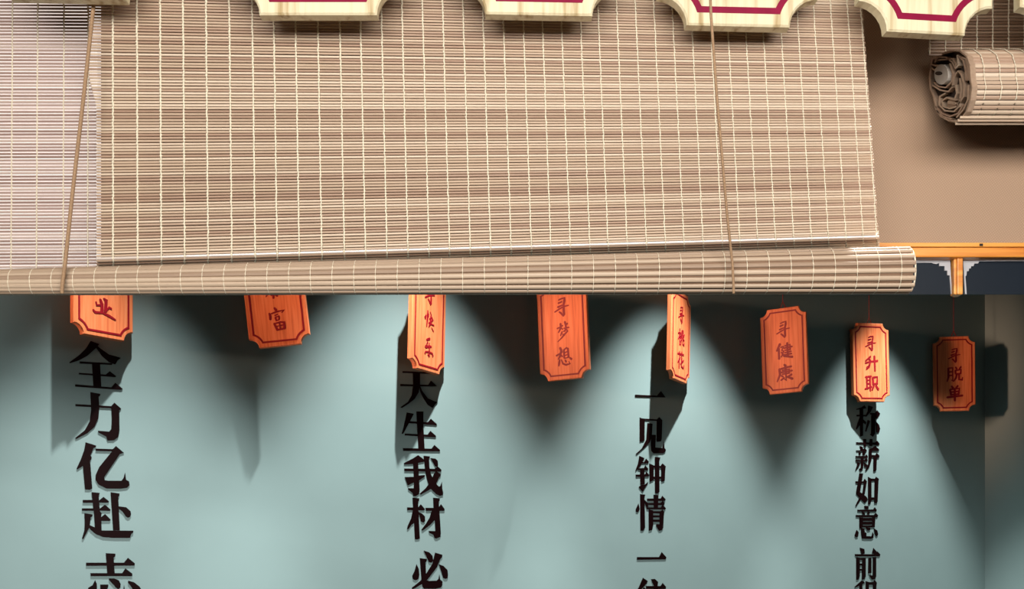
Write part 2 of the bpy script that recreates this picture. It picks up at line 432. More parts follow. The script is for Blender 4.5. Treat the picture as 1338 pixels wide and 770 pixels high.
for ly in layers:
    bm = bmesh.new()
    out = ribbon([(a, c, 9) for a, c in ly])
    prism(bm, [endpt(a, c, 0.003) for a, c in out], [endpt(a, c, 0.0) + Vector((0.008, 0, 0)) for a, c in out])
    for v in bm.verts: v.co -= rb.location
    link('coil_layer', fin(bm, 'coil_layer'), 'bamboo', rb)
def disc(name, cx, cy, rx, ry, off, mname, hole=False):
    bm = bmesh.new()
    ring = [(cx + rx * math.cos(2 * math.pi * k / 20), cy + ry * math.sin(2 * math.pi * k / 20)) for k in range(20)]
    prism(bm, [endpt(a, c, off) for a, c in ring], [endpt(a, c, off) + Vector((0.012, 0, 0)) for a, c in ring])
    for v in bm.verts: v.co -= rb.location
    return link(name, fin(bm, name), mname, rb)
disc('rod_end', 138, 405, 42, 62, 0.004, 'rod')
disc('rod_slot', 122, 398, 22, 12, 0.0045, 'dark')
disc('core_end', 200, 585, 26, 30, 0.0005, 'bamboo_dark')
# loose last strip under the coil
for k, (yy, dd) in enumerate(((161.5, 1.50), (157.5, 1.492), (153.5, 1.487))):
    A = at(0, yy, dd); A.x = at(1248 + 3 * k, 0, dd).x; B = A.copy(); B.x = RXE
    slat(rb, A, B, 0.0042, 0.002, 0.1, 'bamboo')

def head_rail(parent, x0, x1, y, d):
    z = at(0, y, d).z
    o = link('head_rail', box_mesh('head_rail', (x0, d - 0.012, z), (x1, d + 0.022, z + 0.035), 0.003), 'amber', parent)
    o.location = -parent.location
head_rail(blind, at(121, 0, D0).x, at(1120, 0, D0).x, -113, D0)
head_rail(lb, at(-220, 0, 1.562).x, at(115.4, 0, 1.562).x, -111, 1.562)
head_rail(rb, RX, RXE, -111, DR)
# pull cords
def cord(pts, r_, label, material='cord'):
    base = pts[-1]
    bm = bmesh.new(); P = []
    for a, c in zip(pts, pts[1:]):
        for k in range(6): P.append(a.lerp(c, k / 6) - base)
    P.append(pts[-1] - base)
    tube(bm, P, r_, 8)
    o = link('pull_cord', fin(bm, 'pull_cord', True), material); o.location = base
    return tag(o, label, 'cord', 'pull cords of the bamboo blind')
cord([at(918, -210, 1.33), at(926, -60, 1.325), at(929, 20, 1.328), at(937, 130, 1.345), at(950, 280, 1.39), at(957, 345, 1.412), at(958.5, 372, 1.414), at(958.5, 384, 1.416)], 0.0019,
     'thin brown pull cord crossing a pine plaque, right of centre')
cord([at(134, -108, 1.464), at(126, -60, 1.464), at(122, 10, 1.460), at(110, 120, 1.452), at(95, 250, 1.448), at(85, 345, 1.437), at(81.5, 372, 1.435), at(81, 384, 1.436)], 0.0029,
     'brown pull cord slanting down over the pale left blind')

# ------------------------------------------------------------------ plaques
def order(W, H, r, i=0.0, seg=7):
    # corners counter clockwise: TL -> BL -> BR -> TR; arcs must run along the boundary
    out = []
    R_ = r + i
    e = math.degrees(math.asin(min(1, i / R_)))
    for cx, cy, s, t in ((-W / 2, 0, 360 - e, 270 + e), (-W / 2, -H, 90 - e, 0 + e), (W / 2, -H, 180 - e, 90 + e), (W / 2, 0, 270 - e, 180 + e)):
        out += [(cx + R_ * math.cos(math.radians(s + (t - s) * k / seg)), cy + R_ * math.sin(math.radians(s + (t - s) * k / seg))) for k in range(seg + 1)]
    return out
def plaque_mesh(W, H, r, T, ch):
    o0 = order(W, H, r); o1 = order(W, H, r, ch)
    bm = bmesh.new()
    rings = [[bm.verts.new((x, T / 2, z)) for x, z in o0], [bm.verts.new((x, -T / 2 + ch, z)) for x, z in o0], [bm.verts.new((x, -T / 2, z)) for x, z in o1]]
    n = len(o0)
    for A, B in zip(rings, rings[1:]):
        for k in range(n): bm.faces.new((A[k], A[(k + 1) % n], B[(k + 1) % n], B[k]))
    bm.faces.new(rings[0]); bm.faces.new(rings[-1][::-1])
    return fin(bm, 'board')
def border_mesh(W, H, r, T, i0, i1, lift):
    a = order(W, H, r, i0); c = order(W, H, r, i1); n = len(a)
    bm = bmesh.new()
    va = [bm.verts.new((x, -T / 2 - lift, z)) for x, z in a]; vc = [bm.verts.new((x, -T / 2 - lift, z)) for x, z in c]
    wa = [bm.verts.new((x, -T / 2 + 0.0005, z)) for x, z in a]; wc = [bm.verts.new((x, -T / 2 + 0.0005, z)) for x, z in c]
    for k in range(n):
        j = (k + 1) % n
        bm.faces.new((va[k], va[j], vc[j], vc[k])); bm.faces.new((va[k], wa[k], wa[j], va[j])); bm.faces.new((vc[k], vc[j], wc[j], wc[k]))
    return fin(bm, 'border')
BRD = {}
def plaque(name, loc, yaw, roll, W, H, r, T, wood_m, red_m, i0, i1, label, group, pitch=0.0):
    # loc: middle of the top edge; yaw > 0: the right side is the farther one; roll > 0: bottom swings to the right
    e = empty(name, loc)
    Rm = Matrix.Rotation(yaw, 4, 'Z') @ Matrix.Rotation(-roll, 4, 'Y') @ Matrix.Rotation(pitch, 4, 'X')
    e.matrix_basis = Matrix.Translation(loc) @ Rm
    tag(e, label, 'plaque', group)
    key = (W, H)
    if key not in BRD: BRD[key] = (plaque_mesh(W, H, r, T, T * 0.14), border_mesh(W, H, r, T, i0, i1, 0.0006))
    link('board', BRD[key][0], wood_m, e)
    bd = link('border', BRD[key][1], red_m, e); bd['label'] = 'red border line'
    return e

# upper pine plaques, only their lower ends in view
def upper(xa, xb, yb, d, yaw, label, roll=0.0, H=0.42):
    W = (xb - xa) * d / F / math.cos(math.radians(yaw))
    # xa, xb: virtual lower corners; yb: lower edge
    c = at((xa + xb) / 2, yb, d)
    loc = c + Vector((0, 0, H))
    g = 'pine plaques hanging before the bamboo blind'
    e = plaque('hanging_plaque', loc, math.radians(yaw), math.radians(roll), W, H, 0.0415, 0.018, 'pine', 'crimson', 0.0175, 0.0265, label, g)
    bm = bmesh.new()
    a = e.matrix_basis.inverted() @ Vector((loc.x, loc.y, CEIL - 0.002))
    tube(bm, [Vector((-0.02, 0, -0.006)), Vector((0, 0, 0.03)), a], 0.0014, 6)
    tube(bm, [Vector((0.02, 0, -0.006)), Vector((0, 0, 0.03))], 0.0014, 6)
    link('hanging_cord', fin(bm, 'hanging_cord', True), 'redcord', e)
    return e
upper(-22, 203, 1, 1.435, 2, 'pale pine plaque barely showing above the left blind, top left')
upper(303, 531, 23, 1.435, 0, 'leftmost pine plaque that shows its crimson border, before the bamboo blind')
upper(597, 811, 23, 1.435, 2, 'pale pine plaque with crimson border hanging at the top middle')
upper(858, 1068, 37.5, 1.445, 2.5, 'pale pine plaque with crimson border, crossed by the thin cord')
upper(1120, 1300, 47, 1.435, 5, 'pale pine plaque hanging over the gap beside the rolled blind', roll=-0.5)
upper(1326, 1500, 53, 1.44, 4, 'pale pine plaque just cut by the right frame edge, top right')

# ---- small brush characters (boxes of 100; x to the right, y down, brush width)
def box100(raw, cx, cy, sx, sy=None):
    sy = sy or sx
    return [[((x - cx) / sx * 100 + 50, (y - cy) / sy * 100 + 50, wd / ((sx + sy) / 2) * 100) for x, y, wd in st] for st in raw]
BR = {}
BR['xun'] = box100([[(385, 65, 20), (440, 45, 22), (505, 35, 30), (500, 90, 35), (485, 160, 30), (480, 250, 35), (482, 350, 35), (465, 388, 14)],
    [(378, 125, 26), (450, 103, 22)], [(365, 200, 30), (420, 180, 22), (480, 165, 20)], [(300, 285, 20), (400, 235, 22), (480, 200, 22), (580, 188, 18)],
    [(390, 293, 22), (425, 322, 30), (465, 380, 18)]], 445, 205, 370)
BR['meng'] = box100([[(335, 565, 25), (420, 530, 22), (465, 510, 14)], [(410, 470, 35), (415, 540, 30), (390, 600, 28), (360, 650, 18)], [(420, 560, 22), (455, 590, 22)],
    [(480, 575, 22), (590, 565, 24)], [(505, 440, 34), (520, 500, 32), (525, 560, 28), (495, 640, 18)], [(545, 500, 24), (560, 475, 18)], [(440, 640, 24), (400, 720, 18)],
    [(470, 640, 20), (540, 605, 24), (555, 640, 26), (480, 705, 26), (430, 760, 22), (335, 840, 10)], [(450, 690, 20), (485, 722, 20)]], 455, 640, 400)
BR['xiang'] = box100([[(320, 275, 22), (380, 250, 20), (430, 220, 16)], [(390, 150, 28), (410, 200, 32), (385, 290, 28), (350, 340, 12)], [(400, 270, 18), (425, 300, 20)],
    [(455, 190, 22), (455, 325, 22)], [(455, 190, 18), (500, 165, 22), (525, 180, 26), (530, 320, 26)], [(460, 240, 14), (520, 225, 14)], [(460, 290, 14), (520, 275, 14)], [(455, 335, 14), (530, 322, 14)],
    [(375, 345, 18), (365, 400, 26), (355, 450, 16)], [(405, 350, 14), (430, 420, 22), (480, 442, 26), (550, 430, 24), (530, 390, 10)], [(470, 360, 18), (485, 395, 24)], [(550, 330, 18), (580, 358, 30)]], 450, 298, 320)
BR['ye'] = box100([[(370, 285, 22), (400, 312, 26), (500, 300, 22), (600, 325, 28), (690, 360, 18)], [(470, 130, 25), (495, 190, 35), (495, 285, 35)],
    [(520, 112, 20), (555, 130, 40), (545, 275, 35)], [(410, 175, 18), (420, 215, 24), (470, 205, 18)], [(560, 260, 18), (600, 212, 22), (630, 225, 22)]], 530, 240, 320)
BR['fu'] = box100([[(405, 158, 22), (430, 195, 30)], [(325, 230, 20), (335, 270, 30), (330, 322, 26)], [(350, 240, 16), (440, 215, 20), (540, 205, 28), (505, 238, 12)],
    [(400, 270, 14), (445, 255, 14)], [(405, 300, 22), (415, 345, 20)], [(405, 295, 14), (460, 285, 22), (455, 335, 18)], [(415, 347, 12), (455, 337, 12)],
    [(380, 385, 26), (415, 485, 26)], [(385, 388, 16), (470, 372, 18), (525, 382, 28), (520, 470, 28)], [(455, 378, 14), (455, 470, 14)], [(400, 430, 12), (525, 417, 12)], [(415, 482, 20), (520, 470, 16)]], 430, 325, 330)
BR['tai'] = box100([[(400, -90, 18), (395, -10, 22), (310, 85, 12)], [(420, 0, 22), (470, 32, 24), (550, 60, 14)], [(340, -70, 16), (470, -85, 16)], [(330, -38, 16), (480, -52, 16)],
    [(310, -4, 16), (500, -18, 18)], [(415, 20, 20), (405, 115, 20)], [(360, 55, 14), (390, 75, 18)], [(440, 72, 18), (462, 90, 20)]], 425, 12, 300)
BR['kuai'] = box100([[(480, 275, 20), (480, 380, 38), (460, 620, 20)], [(440, 380, 18), (412, 450, 45)], [(503, 340, 18), (500, 400, 20)],
    [(545, 285, 16), (570, 340, 26), (552, 540, 38), (510, 620, 10)], [(530, 440, 22), (590, 392, 30), (618, 440, 30), (560, 500, 22)], [(515, 525, 24), (650, 545, 20)], [(585, 610, 14), (640, 680, 20)]], 530, 480, 330, 440)
BR['le'] = box100([[(450, 158, 24), (520, 120, 30)], [(475, 195, 20), (450, 240, 12)], [(430, 282, 38), (490, 265, 26), (555, 250, 22)], [(510, 200, 16), (515, 300, 22), (510, 430, 32)],
    [(420, 402, 20), (432, 370, 20), (510, 355, 20), (580, 365, 24), (595, 410, 26)], [(480, 412, 12), (510, 425, 20)]], 505, 270, 270, 360)
BR['tao'] = [[(12, 32, 8), (48, 26, 8)], [(32, 5, 9), (33, 95, 9)], [(32, 40, 8), (10, 68, 6)], [(38, 45, 8), (46, 55, 8)], [(62, 8, 9), (60, 55, 10), (46, 94, 7)], [(78, 6, 9), (76, 82, 10), (94, 88, 9), (98, 72, 5)],
    [(49, 34, 8), (56, 44, 8)], [(46, 72, 7), (58, 60, 7)], [(95, 26, 8), (84, 42, 7)], [(84, 52, 7), (95, 61, 8)]]
BR['hua'] = [[(8, 20, 8), (92, 14, 9)], [(34, 4, 9), (36, 30, 9)], [(66, 2, 9), (60, 30, 8)], [(42, 36, 10), (12, 70, 6)], [(30, 54, 9), (30, 98, 10)], [(64, 36, 10), (60, 84, 10), (92, 90, 10), (96, 72, 5)], [(90, 46, 9), (50, 72, 7)]]
BR['jian'] = [[(28, 5, 11), (8, 45, 8)], [(20, 30, 9), (20, 94, 10)], [(32, 26, 8), (48, 22, 8), (37, 44, 8), (48, 50, 8), (33, 84, 6)], [(34, 54, 7), (50, 80, 9), (98, 90, 10)], [(56, 20, 7), (86, 16, 8), (86, 46, 8)],
    [(50, 33, 7), (98, 28, 8)], [(56, 46, 7), (86, 44, 7)], [(54, 60, 7), (92, 56, 7)], [(50, 73, 7), (94, 69, 7)], [(70, 3, 9), (71, 83, 9)]]
BR['kang'] = [[(48, 2, 9), (56, 11, 12)], [(16, 28, 8), (60, 20, 9), (90, 17, 9)], [(20, 26, 11), (22, 60, 10), (4, 99, 6)], [(36, 36, 7), (76, 32, 9), (75, 57, 8)], [(28, 47, 8), (94, 42, 8)], [(36, 58, 7), (76, 55, 7)],
    [(56, 24, 9), (57, 95, 11), (48, 88, 5)], [(30, 66, 8), (40, 73, 8)], [(26, 93, 7), (46, 80, 8)], [(90, 64, 9), (66, 77, 7)], [(62, 75, 8), (94, 91, 11)]]
BR['sheng'] = [[(46, 6, 9), (30, 20, 9), (8, 36, 7)], [(6, 50, 9), (44, 40, 9), (98, 34, 10)], [(36, 22, 10), (44, 40, 9), (34, 74, 10), (12, 92, 7), (16, 76, 6), (40, 62, 6)], [(74, 4, 11), (76, 99, 9)]]
BR['zhi'] = [[(4, 12, 9), (48, 6, 9)], [(14, 12, 9), (15, 80, 9)], [(38, 8, 9), (38, 99, 9)], [(14, 33, 7), (38, 30, 7)], [(14, 55, 7), (38, 52, 7)], [(0, 88, 9), (50, 73, 8)], [(58, 14, 10), (61, 57, 10)], [(58, 14, 9), (92, 9, 10), (90, 54, 10)], [(60, 56, 8), (90, 52, 8)], [(66, 65, 10), (52, 94, 7)], [(80, 65, 9), (98, 90, 12)]]
BR['tuo'] = [[(10, 8, 10), (10, 70, 10), (1, 97, 6)], [(10, 8, 8), (38, 6, 9), (38, 94, 10), (30, 88, 5)], [(12, 34, 7), (36, 32, 7)], [(12, 58, 7), (36, 56, 7)], [(57, 2, 8), (64, 14, 9)], [(91, 0, 9), (80, 16, 7)], [(55, 24, 9), (57, 48, 9)],
    [(55, 24, 8), (91, 20, 9), (88, 47, 9)], [(56, 48, 7), (88, 46, 7)], [(64, 50, 9), (58, 76, 9), (42, 98, 6)], [(78, 50, 9), (78, 86, 10), (98, 89, 10), (101, 72, 5)]]
BR['dan'] = [[(30, 2, 9), (40, 16, 10)], [(70, 0, 10), (58, 16, 8)], [(20, 24, 10), (26, 62, 10)], [(20, 24, 9), (80, 18, 10), (74, 58, 10)], [(26, 42, 8), (74, 38, 8)], [(26, 60, 8), (74, 56, 8)], [(0, 77, 10), (100, 67, 10)], [(50, 18, 9), (50, 101, 10)]]
def brush(parent, key, u, v, size, T, wf=1.0):   # a painted character on the board, middle at (u, v) below the top, size of its box
    bm = bmesh.new()
    for k, st in enumerate(BR[key]):
        out = ribbon([(x, y, wd * 1.35) for x, y, wd in st])
        P = [((x - 50) / 100 * size * wf, (50 - y) / 100 * size) for x, y in out]
        y0 = -T / 2 - 0.0006 - 0.00003 * k
        prism(bm, [(a, y0, c) for a, c in P], [(a, -T / 2 + 0.0004, c) for a, c in P])
    o = link('painted_character', fin(bm, 'painted_character'), 'red', parent)
    o.location = (u, 0, v)
    return o
PW, PH, PT = 0.150, 0.282, 0.014
def lower(cx, cy, gap, yaw, roll, label, chars, cordtop=None):
    # cx, cy: where the middle of the lower edge stands; gap to the wall
    c = on_wall(cx, cy, gap)
    Rm = Matrix.Rotation(math.radians(yaw), 4, 'Z') @ Matrix.Rotation(-math.radians(roll), 4, 'Y')
    loc = c + (Rm @ Vector((0, 0, PH)))
    e = plaque('hanging_plaque', loc, math.radians(yaw), math.radians(roll), PW, PH, 0.023, PT, 'orange', 'red', 0.0105, 0.0152, label, 'orange plaques hanging along the teal wall')
    for k, key in enumerate(chars):
        if key: brush(e, key, 0.0, -0.072 - 0.0715 * k, 0.056, PT)
    bm = bmesh.new()
    inv = e.matrix_basis.inverted()
    top = Vector((loc.x, loc.y, CEIL - 0.002))
    a = inv @ top
    m_ = Vector((0, 0, 0.03)).lerp(a, 0.0)
    tube(bm, [Vector((-0.012, 0, -0.006)), Vector((0, 0, 0.022)), a], 0.0011, 6)
    tube(bm, [Vector((0.012, 0, -0.006)), Vector((0, 0, 0.022))], 0.0011, 6)
    link('hanging_cord', fin(bm, 'hanging_cord', True), 'redcord', e)
    return e
lower(134, 442, 0.047, 55, 0, 'leftmost orange plaque, brightly lit, above the column beginning with 全', [None, None, 'ye'])
lower(367, 453, 0.065, 3, 6.5, 'tilted orange plaque with 富 at its foot, second from the left', ['xun', 'tai', 'fu'])
lower(557, 486, 0.043, 58, -2, 'narrow turned orange plaque lettered 快乐, in bright light', ['xun', 'kuai', 'le'])
lower(739, 496.5, 0.08, -20, 2.5, 'orange plaque lettered 寻梦想, in shade at mid wall', ['xun', 'meng', 'xiang'])
lower(886, 498.5, 0.046, 57, -2.5, 'narrow edge-on orange plaque lettered 寻桃花, above the third column', ['xun', 'tao', 'hua'])
lower(1027, 514, 0.10, -28, 2, 'orange plaque lettered 寻健康, tilted, hanging from a red cord', ['xun', 'jian', 'kang'])
lower(1138, 525.5, 0.038, 15, 1.5, 'bright orange plaque lettered 寻升职, above the fourth column', ['xun', 'sheng', 'zhi'])
lower(1247, 537.5, 0.07, -8, 0.5, 'rightmost orange plaque lettered 寻脱单, near the wall corner', ['xun', 'tuo', 'dan'])

# ------------------------------------------------------------------ raised wall characters
# outlines in the close-up of each character: (left, top, magnification), list of outlines
def bar(x0, y0, x1, y1): return [(x0, y0), (x1, y0), (x1, y1), (x0, y1)]
CHARS = []
CHARS.append(('全', 'top of the leftmost column, in plaque shadow', (80, 440, 9.62), [
 [(370, 55), (480, 95), (440, 140), (330, 240), (230, 295), (110, 335), (100, 325), (230, 230), (310, 150)],
 [(440, 100), (480, 140), (600, 225), (750, 268), (710, 300), (680, 350), (600, 320), (510, 240), (440, 140)],
 [(232, 312), (640, 335), (640, 355), (232, 338)], [(385, 325), (488, 325), (505, 645), (405, 640)],
 [(222, 455), (560, 478), (610, 435), (692, 498), (680, 510), (560, 500), (222, 475)],
 [(175, 600), (630, 638), (680, 580), (772, 655), (755, 668), (600, 660), (175, 628)]]))
CHARS.append(('力', 'second in the leftmost column', (85, 505, 9.62), [
 [(318, 72), (445, 95), (440, 120), (422, 130), (432, 270), (420, 400), (370, 510), (280, 590), (140, 662), (128, 650), (250, 550), (310, 440), (328, 300)],
 [(130, 222), (590, 250), (590, 275), (130, 250)],
 [(580, 250), (620, 205), (705, 280), (690, 298), (682, 300), (685, 560), (665, 640), (610, 680), (535, 682), (515, 630), (415, 578), (415, 558), (555, 570), (580, 540), (588, 400)]]))
CHARS.append(('亿', 'third in the leftmost column', (85, 570, 9.62), [
 [(258, 78), (392, 120), (385, 140), (360, 150), (320, 245), (335, 265), (330, 295), (315, 305), (342, 660), (310, 675), (252, 672), (225, 375), (155, 420), (145, 410), (200, 290), (240, 180)],
 [(385, 158), (610, 165), (610, 192), (385, 186)],
 [(640, 125), (740, 210), (690, 225), (490, 520), (500, 555), (540, 562), (710, 562), (735, 530), (755, 460), (768, 550), (805, 570), (812, 615), (780, 650), (700, 662), (520, 660), (420, 610), (382, 545), (385, 490), (430, 390), (585, 200), (600, 165)]]))
CHARS.append(('赴', 'fourth in the leftmost column', (90, 635, 9.62), [
 [(285, 80), (388, 90), (375, 125), (390, 320), (412, 345), (405, 370), (412, 565), (330, 560), (320, 400)],
 bar(175, 178, 300, 214), [(380, 185), (435, 140), (505, 195), (495, 212), (380, 212)], bar(165, 284, 320, 314), [(385, 290), (455, 237), (525, 300), (515, 315), (385, 312)],
 [(400, 400), (455, 355), (525, 425), (515, 440), (400, 442)], [(195, 345), (300, 360), (295, 385), (275, 395), (265, 490), (250, 540), (180, 670), (165, 665), (195, 560), (200, 450)],
 [(250, 490), (330, 525), (410, 562), (810, 565), (808, 590), (785, 605), (768, 655), (560, 655), (430, 645), (340, 610), (280, 560), (245, 520)],
 [(525, 80), (638, 98), (632, 130), (620, 135), (640, 560), (558, 560)], [(622, 258), (720, 270), (775, 320), (782, 360), (765, 392), (740, 400), (715, 385), (680, 330), (630, 290)]]))
CHARS.append(('志', 'below the gap in the leftmost column', (100, 715, 13.38), [
 [(512, 108), (680, 118), (678, 160), (648, 185), (668, 462), (538, 462)], [(168, 275), (830, 275), (900, 190), (1018, 285), (1015, 325), (168, 330)],
 [(243, 458), (800, 458), (855, 375), (975, 465), (975, 510), (250, 510)], [(325, 580), (355, 650), (358, 760), (330, 830), (250, 830), (195, 790), (205, 715), (280, 670)],
 [(415, 658), (555, 658), (555, 690), (535, 730), (540, 860), (600, 880), (780, 880), (815, 800), (830, 665), (850, 790), (900, 850), (900, 900), (850, 950), (560, 950), (440, 900), (418, 800)],
 [(565, 550), (660, 550), (740, 585), (772, 650), (765, 710), (730, 740), (690, 715), (655, 670), (570, 580)], [(905, 590), (1000, 615), (1100, 690), (1130, 740), (1130, 820), (1080, 850), (1020, 820), (960, 700), (900, 625)]]))
CHARS.append(('天', 'top of the second column, in plaque shadow', (510, 480, 12.03), [
 [(195, 62), (640, 80), (700, 40), (745, 95), (700, 108), (195, 88)], [(160, 265), (600, 278), (640, 212), (735, 298), (600, 302), (160, 297)],
 [(355, 80), (468, 80), (468, 300), (445, 400), (380, 500), (280, 580), (185, 640), (160, 630), (280, 545), (340, 440), (362, 280)], [(465, 290), (500, 370), (590, 490), (680, 530), (745, 550), (700, 590), (665, 640), (590, 590), (520, 480), (470, 370)]]))
CHARS.append(('生', 'second in the second column', (510, 535, 12.03), [
 [(260, 50), (370, 70), (330, 150), (260, 280), (205, 385), (180, 385), (200, 320), (235, 180)], [(412, 35), (520, 35), (520, 250), (540, 625), (445, 625), (430, 400)],
 [(300, 188), (590, 205), (640, 150), (735, 235), (720, 250), (300, 218)], [(230, 382), (590, 398), (632, 340), (720, 420), (715, 440), (230, 412)], [(200, 610), (650, 620), (695, 562), (782, 640), (780, 662), (205, 655)]]))
CHARS.append(('我', 'third in the second column', (510, 590, 12.03), [
 [(215, 185), (360, 110), (440, 60), (530, 130), (530, 165), (440, 180), (360, 200), (220, 205)], [(360, 180), (438, 180), (450, 400), (462, 600), (455, 670), (400, 705), (365, 705), (350, 650), (280, 600), (280, 580), (370, 580), (375, 480)],
 [(220, 270), (700, 275), (745, 235), (805, 290), (800, 320), (225, 310)], [(230, 405), (380, 400), (450, 380), (540, 370), (545, 395), (450, 460), (370, 490), (275, 535)],
 [(525, 70), (625, 80), (610, 110), (615, 250), (640, 360), (700, 490), (765, 555), (790, 545), (812, 480), (818, 590), (832, 650), (825, 690), (780, 700), (720, 670), (640, 590), (590, 480), (555, 330)],
 [(635, 105), (710, 115), (745, 150), (752, 220), (735, 245), (705, 235), (680, 180)], [(720, 310), (795, 360), (790, 395), (770, 400), (720, 510), (640, 590), (480, 680), (465, 665), (560, 580), (640, 470), (690, 350)]]))
CHARS.append(('材', 'fourth in the second column', (515, 646, 12.03), [
 [(290, 55), (395, 65), (390, 110), (375, 115), (385, 300), (405, 700), (370, 710), (328, 710), (315, 450)], [(205, 207), (380, 210), (420, 160), (482, 230), (480, 255), (210, 250)],
 [(300, 230), (310, 460), (275, 480), (225, 550), (205, 550), (215, 500), (270, 380)], [(380, 280), (440, 305), (485, 350), (488, 425), (460, 448), (425, 430), (410, 370)], [(495, 215), (700, 215), (738, 158), (795, 235), (790, 262), (500, 262)],
 [(615, 55), (718, 65), (715, 105), (700, 115), (715, 300), (735, 620), (725, 670), (670, 697), (640, 695), (620, 640), (550, 605), (545, 578), (650, 580), (640, 420), (620, 200)], [(600, 240), (640, 260), (635, 410), (560, 490), (445, 575), (432, 560), (500, 470), (560, 370)]]))
CHARS.append(('必', 'below the gap in the second column', (520, 714, 13.75), [
 [(335, 325), (375, 410), (385, 520), (365, 590), (315, 615), (270, 590), (260, 530), (300, 450)],
 [(395, 215), (520, 230), (515, 270), (495, 290), (510, 600), (545, 625), (700, 620), (730, 590), (748, 510), (758, 600), (798, 630), (800, 700), (770, 745), (680, 765), (470, 765), (440, 720), (425, 600)],
 [(670, 115), (798, 155), (795, 200), (770, 215), (700, 380), (540, 590), (430, 680), (300, 760), (255, 770), (255, 745), (400, 630), (520, 480), (620, 320)], [(465, 80), (560, 110), (620, 170), (635, 260), (600, 298), (560, 290), (530, 220)],
 [(735, 325), (820, 355), (890, 430), (900, 520), (890, 575), (850, 588), (815, 570), (780, 450)]]))
CHARS.append(('一', 'single stroke at the top of the third column', (820, 500, 15.4), [[(155, 245), (600, 265), (675, 175), (765, 300), (600, 297), (155, 285)]]))
CHARS.append(('见', 'second in the third column', (820, 542, 13.75), [
 [(222, 50), (260, 70), (310, 100), (305, 470), (222, 490)], [(260, 68), (560, 88), (560, 115), (260, 100)], [(530, 90), (570, 45), (625, 100), (615, 440), (600, 480), (540, 490), (525, 480)],
 [(360, 150), (450, 165), (440, 350), (400, 500), (300, 600), (165, 720), (152, 705), (260, 610), (340, 450)], [(430, 360), (510, 365), (500, 590), (630, 605), (655, 485), (665, 600), (690, 630), (680, 670), (640, 695), (470, 698), (430, 650), (420, 500)]]))
CHARS.append(('钟', 'third in the third column', (820, 592, 13.75), [
 [(215, 55), (305, 95), (270, 160), (230, 240), (150, 330), (145, 320), (190, 200)], [(240, 165), (300, 165), (335, 105), (385, 160), (370, 190), (240, 190)], [(190, 280), (300, 270), (322, 225), (375, 290), (360, 315), (190, 310)],
 [(230, 300), (302, 300), (312, 560), (235, 575)], [(150, 390), (320, 385), (340, 340), (390, 395), (385, 425), (155, 430)], [(205, 615), (250, 575), (320, 565), (375, 522), (370, 540), (275, 700)],
 [(395, 190), (470, 225), (470, 490), (400, 525)], [(440, 225), (600, 235), (630, 190), (690, 245), (680, 270), (440, 265)], [(608, 220), (680, 260), (670, 500), (610, 522)], bar(440, 427, 640, 465), [(495, 70), (592, 85), (570, 130), (575, 700), (545, 730), (498, 728)]]))
CHARS.append(('情', 'fourth in the third column', (820, 640, 12.83), [
 [(215, 75), (300, 85), (285, 120), (295, 640), (265, 692), (220, 692)], [(185, 235), (205, 330), (180, 380), (145, 375), (140, 335)], [(285, 170), (340, 225), (350, 290), (320, 300), (295, 240)],
 [(330, 150), (560, 150), (585, 105), (640, 165), (630, 190), (335, 190)], [(340, 225), (560, 225), (595, 185), (625, 240), (610, 262), (345, 258)], [(320, 297), (560, 300), (590, 255), (645, 315), (630, 335), (325, 330)],
 [(440, 85), (520, 95), (510, 300), (445, 300)], [(358, 330), (430, 350), (432, 600), (410, 680), (360, 692)], [(400, 362), (560, 362), (590, 335), (620, 385), (610, 400), (410, 398)],
 [(540, 370), (610, 390), (600, 640), (575, 680), (530, 692), (480, 600), (490, 580), (540, 580)], bar(430, 432, 545, 468), bar(430, 502, 545, 542)]))
CHARS.append(('一', 'single stroke below the gap in the third column', (820, 715, 14), [[(175, 185), (580, 185), (628, 95), (712, 190), (700, 228), (175, 235)]]))
CHARS.append(('往', 'cut by the lower frame edge in the third column', (820, 715, 14), [
 [(285, 565), (370, 625), (350, 670), (240, 790), (150, 860), (140, 850), (210, 740)], [(300, 740), (340, 770), (300, 850), (310, 1250), (250, 1250), (240, 950), (140, 1030), (220, 890)], [(435, 590), (500, 585), (560, 640), (550, 720), (490, 720), (460, 660)],
 [(340, 715), (610, 715), (645, 660), (705, 730), (700, 770), (345, 770)], bar(480, 750, 560, 1150), bar(380, 935, 680, 975), bar(320, 1120, 720, 1165)]))
CHARS.append(('称', 'top of the fourth column, in plaque shadow', (1100, 520, 13.75), [
 [(410, 135), (440, 190), (270, 215), (260, 205), (350, 175)], bar(270, 308, 450, 335), [(325, 180), (385, 180), (382, 680), (330, 700)], [(330, 340), (330, 480), (270, 570), (255, 560), (290, 450)], [(385, 390), (440, 440), (430, 480), (385, 440)],
 [(480, 140), (560, 165), (520, 250), (440, 340), (430, 330), (470, 240)], [(510, 270), (600, 275), (640, 225), (690, 285), (660, 340), (620, 380), (600, 350), (600, 300), (510, 300)], [(535, 290), (605, 290), (600, 640), (560, 700), (510, 660), (530, 640)],
 [(470, 400), (510, 420), (440, 610), (425, 600)], [(615, 420), (670, 490), (690, 560), (665, 630), (625, 620)]]))
